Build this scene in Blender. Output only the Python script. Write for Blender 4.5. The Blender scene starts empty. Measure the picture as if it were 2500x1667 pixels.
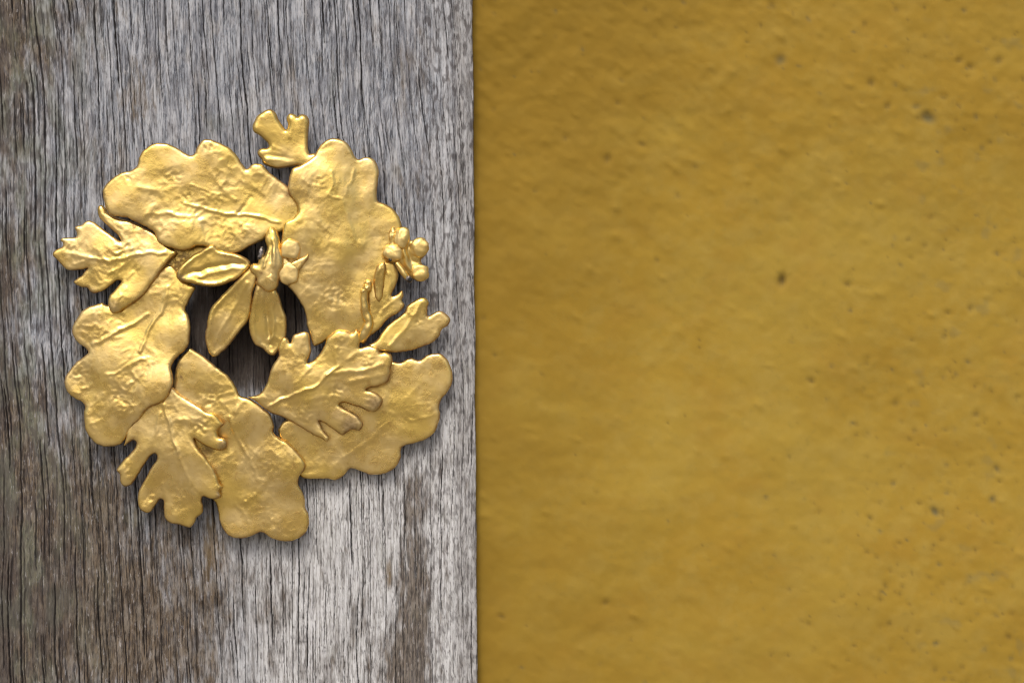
import bpy, math, time
import numpy as np
from mathutils import Vector
from mathutils.geometry import delaunay_2d_cdt
T0 = time.time()
scene = bpy.context.scene
S = 0.0002                     # metres per traced unit (the board is about 23 cm wide in view)
CX, CY = 1250.0, 833.5
DIST = 1.20                    # camera to board

# ------------------------------------------------------------------ camera
cam_data = bpy.data.cameras.new("camera")
cam = bpy.data.objects.new("camera", cam_data)
scene.collection.objects.link(cam)
cam.location = (0, -DIST, 0)
cam.rotation_euler = (math.radians(90), 0, 0)
cam_data.sensor_width = 36.0
cam_data.lens = 36.0 * DIST / (2500 * S)
cam_data.clip_start = 0.01
cam_data.clip_end = 1000.0
cam_data.dof.use_dof = True
cam_data.dof.focus_distance = DIST - 0.006
cam_data.dof.aperture_fstop = 1.5
scene.camera = cam

# ------------------------------------------------------------------ sky, sun, exposure
SUN_ELEV, SUN_AZ = 50.0, -12.0      # azimuth seen from behind the camera: negative = from the left
world = bpy.data.worlds.new("World")
scene.world = world
world.use_nodes = True
wn = world.node_tree.nodes
wl = world.node_tree.links
wn.clear()
wout = wn.new('ShaderNodeOutputWorld')
bg = wn.new('ShaderNodeBackground')
sky = wn.new('ShaderNodeTexSky')
sky.sky_type = 'NISHITA'
sky.sun_disc = False
sky.sun_elevation = math.radians(SUN_ELEV)
# direction towards the sun: in front of the board (-Y), to the left (-X)
sd = Vector((math.sin(math.radians(SUN_AZ)) * math.cos(math.radians(SUN_ELEV)),
             -math.cos(math.radians(SUN_AZ)) * math.cos(math.radians(SUN_ELEV)),
             math.sin(math.radians(SUN_ELEV))))
sky.sun_rotation = math.atan2(sd.x, sd.y)
sky.air_density = 0.8
sky.dust_density = 6.0
sky.ozone_density = 1.0
bg.inputs['Strength'].default_value = 0.125
wl.new(sky.outputs[0], bg.inputs[0])
wl.new(bg.outputs[0], wout.inputs[0])

sun_data = bpy.data.lights.new("sun", 'SUN')
sun_data.energy = 1.5
sun_data.angle = math.radians(18)
sun_data.color = (1.0, 0.965, 0.915)
sun = bpy.data.objects.new("sun", sun_data)
scene.collection.objects.link(sun)
sun.rotation_euler = (-sd).to_track_quat('-Z', 'Y').to_euler()

scene.view_settings.view_transform = 'Standard'
scene.view_settings.look = 'None'
scene.view_settings.exposure = 0.08
scene.view_settings.gamma = 1.0
scene.cycles.filter_width = 1.05

# ------------------------------------------------------------------ noise
def _h(ix, iy, seed):
    n = (ix.astype(np.int64) * 374761393 + iy.astype(np.int64) * 668265263 + seed * 1442695041) & 0xffffffff
    n = ((n ^ (n >> 13)) * 1274126177) & 0xffffffff
    n = n ^ (n >> 16)
    return (n & 0xffffff) / float(0xffffff)

def noise(x, y, seed=0):
    """gradient noise, about -1..1"""
    x = np.asarray(x, float); y = np.asarray(y, float)
    x, y = np.broadcast_arrays(x, y)
    ix = np.floor(x); iy = np.floor(y)
    fx = x - ix; fy = y - iy
    ux = fx * fx * fx * (fx * (fx * 6 - 15) + 10)
    uy = fy * fy * fy * (fy * (fy * 6 - 15) + 10)
    def g(a, b):
        t = _h(ix + a, iy + b, seed) * 2 * np.pi
        return np.cos(t) * (fx - a) + np.sin(t) * (fy - b)
    n0 = g(0, 0) * (1 - ux) + g(1, 0) * ux
    n1 = g(0, 1) * (1 - ux) + g(1, 1) * ux
    return (n0 * (1 - uy) + n1 * uy) * 1.5

def fbm(x, y, seed=0, octs=4, gain=.5):
    a = 1.0; s = 0.0
    x = np.asarray(x, float); y = np.asarray(y, float)
    for k in range(octs):
        s = s + a * noise(x, y, seed + k * 17)
        x = x * 2.03; y = y * 2.03; a *= gain
    return s

def sstep(a, b, x):
    t = np.clip((x - a) / (b - a), 0, 1)
    return t * t * (3 - 2 * t)

# ------------------------------------------------------------------ mesh helpers
def mesh_from(name, co, tris, attrs=None, quads=None, smooth=True):
    me = bpy.data.meshes.new(name)
    co = np.asarray(co, np.float32)
    loops = []
    starts = []
    n = 0
    fl = []
    if tris is not None and len(tris):
        t = np.asarray(tris, np.int32); fl.append((t, 3))
    if quads is not None and len(quads):
        q = np.asarray(quads, np.int32); fl.append((q, 4))
    me.vertices.add(len(co)); me.vertices.foreach_set('co', co.ravel())
    tot = sum(a.size for a, k in fl); nf = sum(len(a) for a, k in fl)
    me.loops.add(tot); me.polygons.add(nf)
    me.loops.foreach_set('vertex_index', np.concatenate([a.ravel() for a, k in fl]))
    ls = []; off = 0
    for a, k in fl:
        ls.append(off + np.arange(len(a)) * k); off += a.size
    me.polygons.foreach_set('loop_start', np.concatenate(ls).astype(np.int32))
    me.update(calc_edges=True)
    me.validate()
    if smooth:
        me.polygons.foreach_set('use_smooth', np.ones(len(me.polygons), bool))
    for k, v in (attrs or {}).items():
        at = me.attributes.new(k, 'FLOAT', 'POINT')
        at.data.foreach_set('value', np.asarray(v, np.float32))
    me.update()
    return me

def link(name, me, mat, parent=None):
    o = bpy.data.objects.new(name, me)
    scene.collection.objects.link(o)
    if mat: me.materials.append(mat)
    if parent: o.parent = parent
    return o

def relief_solid(name, xs, ys, H, back, mat, attrs):
    """xs, ys in traced units; H[ny,nx] height towards the viewer; closed box behind it"""
    nx, ny = len(xs), len(ys)
    X, Y = np.meshgrid(xs, ys)
    co = np.stack([(X - CX) * S, -H * S, (CY - Y) * S], -1).reshape(-1, 3)
    idx = np.arange(nx * ny).reshape(ny, nx)
    q = np.stack([idx[:-1, :-1], idx[1:, :-1], idx[1:, 1:], idx[:-1, 1:]], -1).reshape(-1, 4)
    ring = np.concatenate([idx[0, :], idx[1:, -1], idx[-1, -2::-1], idx[-2:0:-1, 0]])
    rc = co[ring].copy(); rc[:, 1] = back
    base = len(co)
    rid = base + np.arange(len(ring))
    nxt = np.roll(np.arange(len(ring)), -1)
    sk = np.stack([ring, ring[nxt], rid[nxt], rid], -1)
    c4 = [rid[0], rid[nx - 1], rid[nx - 1 + ny - 1], rid[2 * (nx - 1) + ny - 1]]
    co = np.concatenate([co, rc])
    at = {k: np.concatenate([v.ravel(), v.ravel()[ring]]) for k, v in attrs.items()}
    me = mesh_from(name, co, None, at, quads=np.concatenate([q, sk, [c4]]))
    return link(name, me, mat)

# ------------------------------------------------------------------ material helpers
class Mat:
    def __init__(s, name):
        s.m = bpy.data.materials.new(name); s.m.use_nodes = True
        s.t = s.m.node_tree; s.n = s.t.nodes; s.l = s.t.links
        s.b = s.n['Principled BSDF']
    def v(s, sock, val):
        if isinstance(val, (int, float, tuple, list)): sock.default_value = val
        else: s.l.new(val, sock)
    def attr(s, k):
        a = s.n.new('ShaderNodeAttribute'); a.attribute_name = k; return a.outputs['Fac']
    def pos(s, sx, sy, sz):
        """object position in traced units divided by the given lengths"""
        tc = s.n.new('ShaderNodeTexCoord'); mp = s.n.new('ShaderNodeMapping')
        mp.inputs['Scale'].default_value = (1 / (S * sx), 1 / (S * sy), 1 / (S * sz))
        s.l.new(tc.outputs['Object'], mp.inputs[0]); return mp.outputs[0]
    def noise(s, vec, detail=4, rough=.55, dist=0.0):
        n = s.n.new('ShaderNodeTexNoise'); s.l.new(vec, n.inputs['Vector'])
        n.inputs['Scale'].default_value = 1.0; n.inputs['Detail'].default_value = detail
        n.inputs['Roughness'].default_value = rough; n.inputs['Distortion'].default_value = dist
        return n.outputs['Fac']
    def ramp(s, x, a, b, lo=0.0, hi=1.0):
        r = s.n.new('ShaderNodeMapRange'); r.interpolation_type = 'SMOOTHSTEP'
        s.v(r.inputs[0], x); r.inputs[1].default_value = a; r.inputs[2].default_value = b
        r.inputs[3].default_value = lo; r.inputs[4].default_value = hi
        return r.outputs[0]
    def mul(s, a, b, op='MULTIPLY'):
        r = s.n.new('ShaderNodeMath'); r.operation = op
        s.v(r.inputs[0], a); s.v(r.inputs[1], b); return r.outputs[0]
    def mix(s, f, a, b, mode='MIX'):
        r = s.n.new('ShaderNodeMix'); r.data_type = 'RGBA'; r.blend_type = mode
        s.v(r.inputs[0], f); s.v(r.inputs[6], a if not isinstance(a, tuple) else (*a, 1))
        s.v(r.inputs[7], b if not isinstance(b, tuple) else (*b, 1)); return r.outputs[2]
    def bump(s, h, dist, strength=1.0, nrm=None):
        r = s.n.new('ShaderNodeBump'); s.v(r.inputs['Height'], h)
        r.inputs['Distance'].default_value = dist * S; r.inputs['Strength'].default_value = strength
        if nrm: s.l.new(nrm, r.inputs['Normal'])
        return r.outputs[0]

# gold leaf over a reddish ground
def gold_material():
    g = Mat('gold_leaf')
    n1 = g.noise(g.pos(60, 60, 60), 5, .6)
    n2 = g.noise(g.pos(9, 9, 9), 4, .6)
    n3 = g.noise(g.pos(22, 22, 22), 5, .65, .4)
    n4 = g.noise(g.pos(130, 130, 130), 3, .5)
    col = g.mix(g.ramp(n1, .35, .65), (.79, .550, .168), (.86, .64, .265))
    col = g.mix(g.ramp(n4, .40, .66), col, (.82, .58, .15))
    col = g.mix(g.ramp(n3, .56, .74, 0, .5), col, (.56, .34, .10))
    col = g.mix(g.ramp(n2, .64, .78, 0, .3), col, (.50, .33, .15))
    col = g.mix(g.attr('pale_gold'), col, (.86, .72, .40))
    dl = g.attr('dull'); gm = g.mul(g.attr('grime'), g.ramp(n3, .36, .58))
    col = g.mix(g.mul(dl, .85), col, g.mix(g.ramp(n2, .4, .6), (.30, .20, .105), (.48, .35, .20)))
    col = g.mix(gm, col, (.10, .045, .018))
    rim = g.attr('rim')
    worn = g.mul(rim, g.ramp(n3, .36, .58))
    col = g.mix(g.mul(worn, .8), col, (.26, .12, .04))
    sp = g.noise(g.pos(3.4, 3.4, 3.4), 2, .5)
    specks = g.ramp(sp, .735, .78)
    col = g.mix(g.mul(specks, .8), col, (.16, .09, .04))
    g.v(g.b.inputs['Base Color'], col)
    g.v(g.b.inputs['Metallic'], g.mul(.93, g.mul(g.mul(worn, .35), g.mul(gm, .7), 'ADD'), 'SUBTRACT'))
    ro = g.mul(g.ramp(n1, .3, .7, .23, .35), g.mul(g.attr('matte'), .17), 'ADD')
    g.v(g.b.inputs['Roughness'], g.mul(ro, g.mul(worn, .12), 'ADD'))
    b1 = g.bump(n3, 1.3, .5)
    b2 = g.bump(n2, .7, .5, b1)
    fine = g.noise(g.pos(3.2, 3.2, 3.2), 3, .6)
    b3 = g.bump(fine, .25, .5, b2)
    g.v(g.b.inputs['Normal'], b3)
    return g.m

def tarnish_material():
    g = Mat('tarnished_metal')
    n = g.noise(g.pos(10, 10, 10), 4, .6)
    g.v(g.b.inputs['Base Color'], g.mix(g.ramp(n, .45, .6), (.03, .028, .027), (.30, .27, .25)))
    g.b.inputs['Metallic'].default_value = .6
    g.b.inputs['Roughness'].default_value = .38
    g.v(g.b.inputs['Normal'], g.bump(n, 1.5, .5))
    return g.m

def wood_material():
    g = Mat('weathered_wood')
    crack = g.attr('crack'); brown = g.attr('brown'); pale = g.attr('pale'); fleck = g.attr('fleck')
    green = g.attr('green'); fib = g.attr('fibre'); amber = g.attr('amber')
    f1 = g.mul(g.mul(g.noise(g.pos(4.2, 50, 120), 5, .7), .6), g.mul(g.noise(g.pos(4.0, 50, 26), 5, .75), .4), 'ADD')
    f2 = g.noise(g.pos(7, 60, 34), 4, .65)
    f3 = g.noise(g.pos(13, 60, 150), 4, .65)
    pa = g.noise(g.pos(60, 100, 150), 5, .62)
    pb = g.noise(g.pos(17, 40, 44), 6, .72)
    col = g.mix(g.ramp(f1, .435, .56), (.055, .062, .077), (.335, .360, .398))
    col = g.mix(g.ramp(pb, .44, .66, 0, .8), col, (.255, .262, .280))
    col = g.mix(g.ramp(f3, .46, .64, 0, .6), col, (.57, .585, .61))
    col = g.mix(g.ramp(pa, .44, .68, 0, .62), col, (.120, .125, .145))
    pcol = g.mix(g.ramp(f1, .41, .55), (.30, .29, .272), (.625, .632, .63))
    col = g.mix(pale, col, pcol)
    bcol = g.mix(g.ramp(f1, .43, .57), (.024, .017, .011), (.158, .120, .082))
    bcol = g.mix(g.ramp(pb, .46, .62, 0, .7), bcol, (.215, .185, .148))
    col = g.mix(brown, col, bcol)
    col = g.mix(g.mul(green, .5), col, (.15, .165, .115))
    col = g.mix(amber, col, (.15, .105, .05))
    col = g.mix(g.mul(g.ramp(f2, .56, .67), .62), col, (.075, .068, .068))
    col = g.mix(g.mul(g.ramp(f2, .42, .34), .40), col, (.56, .55, .56))
    col = g.mix(g.mul(g.ramp(fib, .50, .80), g.mul(.36, g.mul(brown, .30), 'SUBTRACT')), col, (.50, .505, .52))
    col = g.mix(g.mul(g.ramp(fib, .42, .18), .36), col, (.075, .070, .068))
    col = g.mix(g.mul(g.attr('wreath_shade'), .84), col, (.038, .029, .023))  # shade behind the wreath, put into the wood colour
    col = g.mix(g.mul(fleck, .78), col, (.052, .043, .042))
    col = g.mix(crack, col, (.014, .012, .012))
    g.v(g.b.inputs['Base Color'], col)
    g.b.inputs['Roughness'].default_value = .82
    g.b.inputs['Specular IOR Level'].default_value = .25
    b1 = g.bump(f1, .7, .6)
    b2 = g.bump(g.noise(g.pos(3, 9, 9), 4, .7), .7, .5, b1)
    g.v(g.b.inputs['Normal'], b2)
    return g.m

def wall_material():
    g = Mat('ochre_plaster')
    sp = g.attr('speck'); gs = g.attr('moss')
    a = g.noise(g.pos(420, 420, 420), 5, .55)
    b = g.noise(g.pos(60, 60, 60), 6, .62)
    c = g.noise(g.pos(18, 18, 18), 4, .6)
    d = g.noise(g.pos(150, 150, 110), 4, .6, .3)
    col = g.mix(g.ramp(a, .36, .66), (.315, .198, .022), (.335, .226, .032))
    col = g.mix(g.ramp(b, .40, .70, 0, .5), col, (.350, .248, .050))
    col = g.mix(g.ramp(d, .50, .72, 0, .35), col, (.315, .185, .024))
    col = g.mix(g.ramp(c, .56, .74, 0, .45), col, (.265, .190, .034))
    col = g.mix(g.mul(g.attr('vignette_shade'), .8), col, (.232, .138, .0125))  # lens vignette and shade, painted into the plaster colour
    col = g.mix(g.mul(sp, .85), col, (.085, .060, .020))
    col = g.mix(g.mul(gs, .65), col, (.105, .115, .070))
    g.v(g.b.inputs['Base Color'], col)
    g.b.inputs['Roughness'].default_value = .86
    g.b.inputs['Specular IOR Level'].default_value = .25
    g.v(g.b.inputs['Normal'], g.bump(b, 1.5, .3, g.bump(c, .8, .3)))
    return g.m

GOLD = gold_material(); TARN = tarnish_material(); WOOD = wood_material(); WALL = wall_material()

# ================================================================== the wooden post
GROUND = 1.15                 # the added, unseen ground lies this far below the middle of the view
EDGE0, EDGE1 = 1153.0, 1165.0          # right edge at the top and the bottom of the view
def build_post():
    dx, dy = 1.25, 4.5
    xs = np.arange(-330, 1166.01, dx); ys = np.append(np.arange(-230, 1900, dy), CY + GROUND / S + 8)
    U, V = np.meshgrid(xs, ys)
    # the grain leans slightly to the right on its way down
    Vc = np.minimum(V, 2300)
    lean = .074 * Vc - 1.6e-5 * Vc * Vc
    w = U - lean + 22 * noise(U / 420, V / 700, 3) + 4.5 * noise(U / 90, V / 170, 5) + 1.3 * noise(U / 35, V / 48, 6) + 1.0 * noise(U / 14, V / 14, 7)
    # fewer cracks towards the right edge
    dens = 1 - .65 * sstep(900, 1060, U)
    crack = np.zeros_like(U); depth = np.zeros_like(U)
    def family(P, seed, wmin, wmax, length, thr, dep, soft=1.0):
        nonlocal crack, depth
        k0 = np.floor(w / P)
        for dk in (-1, 0, 1):
            k = k0 + dk
            pk = (k + .5 + .9 * (_h(k, k * 0 + 7, seed) - .5)) * P
            pres = noise(V / length + _h(k, k * 0, seed + 1) * 90, k * 3.7, seed + 2)
            wid = wmin + (wmax - wmin) * _h(k, k * 0 + 3, seed + 4)
            th = thr + .35 * (_h(k, k * 0 + 9, seed + 5) - .5)
            p = sstep(th, th + .22, pres) * dens
            ww = wid * (1 + .55 * sstep(420, 60, U)) * (.35 + .65 * p) * (1 + .35 * noise(V / 14, k * 5.1, seed + 6))
            d = np.abs(w - pk)
            m = (1 - sstep(ww * .45, ww, d)) * sstep(.02, .4, p)
            crack = np.maximum(crack, m * soft)
            depth = np.maximum(depth, m * dep * (.4 + .6 * p))
            # a slightly raised, sun-bleached lip along the crack
            depth[...] = depth - .5 * soft * np.exp(-((w - pk - ww * 1.6) / (ww * 1.1)) ** 2) * p
    family(33, 11, .7, 1.7, 280, -.16, 6, .9)
    family(61, 51, 1.0, 2.3, 300, -.05, 8)
    family(17, 31, .8, 1.3, 80, .16, 2.8, .65)
    dens = dens * (1 + .0 * U)
    family(23, 131, .7, 1.5, 200, .0 , 4, .85)
    family(7.5, 71, .7, 1.2, 45, .26, 1.4, .5)
    # the wreath's shade in its opening is painted onto the wood further down
    diag = sstep(-.1, .5, noise(U / 150, V / 190, 97))
    fib = .5 + .5 * np.clip((1 - diag) * fbm(w / 4.2, V / 90, 91, 3) + diag * fbm((U + .28 * V) / 4.5, (V - .28 * U) / 42, 92, 3), -1, 1)
    fib2 = fbm(w / 9, V / 170, 95, 3)
    board = 2.2 * noise(w / 34, V / 400, 101) + .7 * fib2 + .45 * (fib - .5) * 2 + .8 * fbm(U / 18, V / 30, 103, 3) + 7 * noise(U / 260, V / 600, 105)
    # right corner rounds over into the side of the post
    edge = EDGE0 + (EDGE1 - EDGE0) * np.minimum(V, 2000) / 1667 + 2.0 * noise(V / 150, V * 0, 111) + .9 * noise(V / 21, V * 0 + 5, 112)
    c0 = edge - 56 + 9 * noise(V / 330, V * 0 + 2, 113)
    t = np.clip((U - c0) / (edge - c0), 0, 1.2)
    step = 1.0 * sstep(0, .12, t)
    H = board - depth - 9 * t ** 1.6 - step
    # post's own edge: squeeze the last columns onto the edge line
    # masks ------------------------------------------------------------
    def blob(x, y, rx, ry, e=1.0):
        return np.exp(-(((U - x) / rx) ** 2 + ((V - y) / ry) ** 2) ** e)
    n1 = fbm(w / 40, V / 160, 121, 5, .6)
    n2 = fbm(w / 14, V / 55, 125, 4, .6)
    brown = 0
    brown = brown + 1.0 * sstep(150, -20, U) * (.75 + .25 * sstep(300, 900, V)) * .95
    brown = brown + .95 * blob(100, 1350, 330, 330)
    brown = brown + .75 * blob(300, 1560, 260, 210)
    brown = brown + .65 * blob(40, 60, 150, 320)
    brown = brown + .5 * blob(420, 1500, 250, 260) + .5 * blob(170, 1300, 120, 420)
    n0 = fbm(U / 130, V / 260, 151, 3)
    br = sstep(-.05, 1.35, brown + .55 * n0 + .22 * n1 + .42 * n2)
    dk = sstep(.30, 1.0, sstep(70, -10, U) * .8 + .7 * blob(20, 1500, 60, 200) + .8 * blob(140, 1420, 60, 330) + .4 * n2 + .3 * n1)
    st = .85 * blob(1010, 1400, 36, 250) + .75 * blob(1000, 1620, 52, 140) + .5 * blob(940, 1640, 60, 80) + .35 * blob(820, 1620, 40, 110) + .35 * blob(660,1190,25,60)
    br = np.maximum(br, .9 * sstep(.10, .80, st + .30 * n1 + .30 * n2))
    br = np.maximum(br, .38 * sstep(0, .25, t) * (.8 + .5 * n2))
    wreath_shade = sstep(.30, .8, np.exp(-(((U - 600) / 175) ** 2 + ((V - 780) / 195) ** 2) ** 2) + .18 * n1)  # painted shade where the board shows through the wreath
    br = np.clip(np.maximum(br, .9 * wreath_shade), 0, 1)
    am = np.maximum(blob(950, 1400, 8, 36, 2) * .9, .7 * sstep(.3, .8, blob(515, 1330, 22, 90) + .4 * n2 + blob(325, 255, 12, 50) * .8))
    am = np.maximum(am, .35 * sstep(.35, .8, blob(330, 230, 40, 70) + .5 * n2))
    pale = .92 * sstep(800, 1270, V + .55 * (U - 700) + 90 * n0 + 45 * n1) * sstep(260, 740, U + 140 * n0 + 42 * n1 + 30 * n2 + .08 * (V - 1300))
    pale = np.maximum(pale, .8 * sstep(1015, 1080, U + 30 * n1) * (1 - sstep(0, .2, t)) * (.35 + .65 * sstep(200, 1200, V)))
    pale = np.maximum(pale, .38 * sstep(.2, .8, n1 + .3 * n2))
    pale = np.maximum(pale, .55 * sstep(.1, .4, t))
    pale = np.clip(pale * (1 - .55 * br), 0, 1)
    # dark short flecks, coarse and dense along the right side, fine elsewhere
    right = sstep(960, 1060, U) * (1 - .35 * sstep(900, 1200, V))
    fa = noise(U / 8.5 + .4 * noise(U / 9, V / 12, 131), (V + .1 * U) / 24, 132)
    fb = noise(U / 3.6, V / 12, 134); fc = noise(U / 14, V / 40, 136)
    fleck = right * sstep(.16, .46, fa + .4 * fc) * .85
    fleck = np.maximum(fleck, sstep(.44, .62, fb + .18 * fc) * (.55 + .3 * sstep(600, 1300, V)))
    left = sstep(330, 60, U)
    fleck = np.maximum(fleck, left * sstep(.05, .42, noise(w / 12, V / 28, 138) + .3 * n2) * .7)
    mid = sstep(.35, .8, noise(w / 26, V / 90, 139) + .35 * n2) * .6
    fleck = np.maximum(fleck, .5 * mid * (1 - pale * .6))
    fleck = np.maximum(fleck, .72 * dk)
    green = left * sstep(.05, .7, noise(U / 45, V / 110, 141) + .3) + .5 * sstep(.45, .9, noise(U / 60, V / 120, 143))
    # board geometry: columns beyond the edge follow the edge line
    Xr = np.minimum(U, edge)
    Hh = np.where(U > edge, H - (U - edge) * 3.0 - 6, H)
    nx, ny = len(xs), len(ys)
    co = np.stack([(Xr - CX) * S, -Hh * S, (CY - V) * S], -1).reshape(-1, 3)
    idx = np.arange(nx * ny).reshape(ny, nx)
    q = np.stack([idx[:-1, :-1], idx[1:, :-1], idx[1:, 1:], idx[:-1, 1:]], -1).reshape(-1, 4)
    ring = np.concatenate([idx[0, :], idx[1:, -1], idx[-1, -2::-1], idx[-2:0:-1, 0]])
    rc = co[ring].copy(); rc[:, 1] = WALL_Y
    rid = len(co) + np.arange(len(ring)); nxt = np.roll(np.arange(len(ring)), -1)
    sk = np.stack([ring, ring[nxt], rid[nxt], rid], -1)
    co = np.concatenate([co, rc])
    at = {}
    for k, v in dict(crack=crack, brown=br, pale=pale, fleck=np.clip(fleck, 0, 1), green=np.clip(green, 0, 1), fibre=fib, amber=am, wreath_shade=wreath_shade).items():
        v = np.broadcast_to(v, U.shape)
        at[k] = np.concatenate([v.ravel(), v.ravel()[ring]])
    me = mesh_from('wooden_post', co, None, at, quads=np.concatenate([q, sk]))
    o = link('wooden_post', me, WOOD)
    o['label'] = 'weathered grey wooden post with long vertical cracks, carrying the gold leaf wreath'
    o['category'] = 'wooden post'
    return o

WALL_Y = 0.009
def build_wall():
    d = 6.0
    xs = np.arange(-700, 3500, d); ys = np.append(np.arange(-700, 2400, d), CY + GROUND / S + 8)
    X, Y = np.meshgrid(xs, ys)
    # plaster smeared diagonally
    a = math.radians(38)
    p = X * math.cos(a) + Y * math.sin(a); r = -X * math.sin(a) + Y * math.cos(a)
    rough = .35 + .65 * sstep(900, 200, Y + .25 * (X - 1200))
    H = 16 * fbm(X / 700, Y / 700, 201, 3)
    H = H + 2.6 * rough * fbm(p / 60, r / 44, 205, 4, .55)
    H = H + 1.2 * fbm(X / 46, Y / 46, 207, 4, .6) + 1.1 * sstep(1900, 2450, X) * np.minimum(0, fbm(X / 26, Y / 26, 208, 3))
    H = H + 2.6 * rough * np.clip(noise(p / 70, r / 30, 209) - .35, 0, 1)
    sp = np.zeros_like(X); ms = np.zeros_like(X)
    rng = np.random.RandomState(4)
    # positions of the clear pits (in traced units on the wall)
    def W(x, y):
        k = (DIST + WALL_Y) / DIST
        return CX + (x - CX) * k, CY + (y - CY) * k
    pits = [(1910, 685, 15, .95, 0), (2264, 290, 15, .7, 1), (2165, 262, 9, .6, 0), (2125, 205, 10, .6, 0), (2070, 695, 9, .65, 0), (1982, 930, 8, .7, 0),
            (2370, 753, 8, .6, 0), (2315, 763, 7, .55, 0), (2258, 600, 7, .45, 0), (2320, 905, 6, .6, 0), (2385, 1012, 9, .6, 0), (2190, 985, 11, .45, 0),
            (2126, 1265, 8, .65, 0), (2285, 1250, 10, .8, 1), (2303, 1256, 8, .5, 0), (2424, 1218, 8, .6, 1), (2162, 1430, 10, .5, 0), (2150, 1462, 8, .45, 0),
            (2284, 1570, 7, .6, 1), (2462, 1553, 8, .6, 0), (2283, 1635, 7, .5, 0), (2436, 1145, 9, .5, 1), (1225, 1505, 9, .6, 0), (1478, 1472, 8, .5, 0),
            (1483, 388, 12, .5, 0), (1568, 352, 9, .45, 0), (1605, 635, 7, .5, 0), (2188, 24, 9, .5, 0), (1905, 148, 12, .5, 1), (1885, 15, 11, .5, 0),
            (1857, 64, 6, .5, 0), (2340, 150, 9, .6, 0), (2367, 165, 9, .6, 0), (2300, 240, 9, .5, 0), (2437, 150, 10, .6, 0), (2235, 262, 9, .45, 1),
            (1698, 408, 7, .35, 0), (1656, 478, 8, .4, 0), (1518, 197, 8, .4, 0), (2197, 1326, 7, .5, 0), (2110, 60, 8, .4, 0), (2270, 1410, 7, .4, 0)]
    for i in range(1700):
        x = rng.uniform(1150, 2700); y = rng.uniform(-60, 1750)
        den = .06 + .94 * float(sstep(1800, 2300, x)) * (1 - .6 * math.exp(-((y - 620) / 260) ** 2)) + .25 * float(sstep(500, 0, y))
        if rng.rand() > den: continue
        pits.append((x, y, rng.uniform(2.8, 6.5), rng.uniform(.15, .55) , int(rng.rand() < .2)))
    for (x, y, s_, k, g) in pits:
        x, y = W(x, y)
        ix0 = int((x - 4 * s_ - xs[0]) / d); ix1 = int((x + 4 * s_ - xs[0]) / d) + 2
        iy0 = int((y - 4 * s_ - ys[0]) / d); iy1 = int((y + 4 * s_ - ys[0]) / d) + 2
        sl = (slice(max(iy0, 0), iy1), slice(max(ix0, 0), ix1))
        an = rng.uniform(0, 3.14); el = rng.uniform(.7, 1.15)
        px = (X[sl] - x) * math.cos(an) + (Y[sl] - y) * math.sin(an); py = -(X[sl] - x) * math.sin(an) + (Y[sl] - y) * math.cos(an)
        m = np.exp(-((px / (s_ * 1.15)) ** 2 + (py / (s_ * el * .85)) ** 2))
        H[sl] -= m * s_ * .9 * k
        sp[sl] = np.maximum(sp[sl], m ** 1.5 * min(1, k * 1.1))
        if g: ms[sl] = np.maximum(ms[sl], m * k)
    for i in range(420):            # small raised lumps in the plaster
        x = rng.uniform(1150, 2750); y = rng.uniform(-80, 1750)
        if rng.rand() > .22 + .78 * float(sstep(900, 250, y)) * (1 - .5 * float(sstep(1700, 2300, x))) + .3 * float(sstep(1300, 1180, x)): continue
        s_ = rng.uniform(5, 14); k = rng.uniform(1.0, 4.2)
        ix0 = max(int((x - 3 * s_ - xs[0]) / d), 0); iy0 = max(int((y - 3 * s_ - ys[0]) / d), 0)
        sl = (slice(iy0, iy0 + int(6 * s_ / d) + 2), slice(ix0, ix0 + int(6 * s_ / d) + 2))
        an = .66 + rng.uniform(-.5, .5)
        px = (X[sl] - x) * math.cos(an) + (Y[sl] - y) * math.sin(an); py = -(X[sl] - x) * math.sin(an) + (Y[sl] - y) * math.cos(an)
        H[sl] += k * np.exp(-((px / (s_ * 1.3)) ** 2 + (py / (s_ * .7)) ** 2))
    ms = np.maximum(ms, .35 * sstep(.45, .85, fbm(X / 60, Y / 60, 221, 3) * sstep(1900, 2400, X)))
    me_o = relief_solid('plaster_wall', xs, ys, H - WALL_Y / S, WALL_Y + .12, WALL, dict(speck=sp, moss=ms, vignette_shade=np.clip(.95 * sstep(1850, 1130, X + .25 * Y - 120 + 150 * fbm(X / 190, Y / 150, 231, 4)) + .55 * sstep(1150, 1750, Y - .15 * (X - 1200) + 120 * fbm(X / 260, Y / 120, 235, 4)) + .5 * sstep(620, -50, Y + 160 * fbm(X / 200, Y / 90, 233, 4)), 0, 1)))  # last mask paints the vignette: darker to the left, top and bottom
    me_o['label'] = 'rough ochre yellow plaster wall with dark pits behind the wooden post'
    me_o['category'] = 'wall'
    return me_o

def build_bounce_ground():  # unseen ground, added so the lower leaves reflect something bright
    g = Mat('bounce_ground')
    n = g.noise(g.pos(900, 900, 900), 6, .6)
    g.v(g.b.inputs['Base Color'], g.mix(g.ramp(n, .35, .65), (.19, .172, .145), (.28, .255, .215)))
    g.b.inputs['Roughness'].default_value = .9
    R = 300.0
    me = mesh_from('ground', [(-R, -R, -GROUND), (R, -R, -GROUND), (R, R, -GROUND), (-R, R, -GROUND)], None, quads=[(0, 1, 2, 3)], smooth=False)
    o = link('ground', me, g.m)
    o['kind'] = 'structure'
    return o
ground = build_bounce_ground()
post = build_post()
wall = build_wall()
print('post+wall', round(time.time() - T0, 1))

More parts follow.
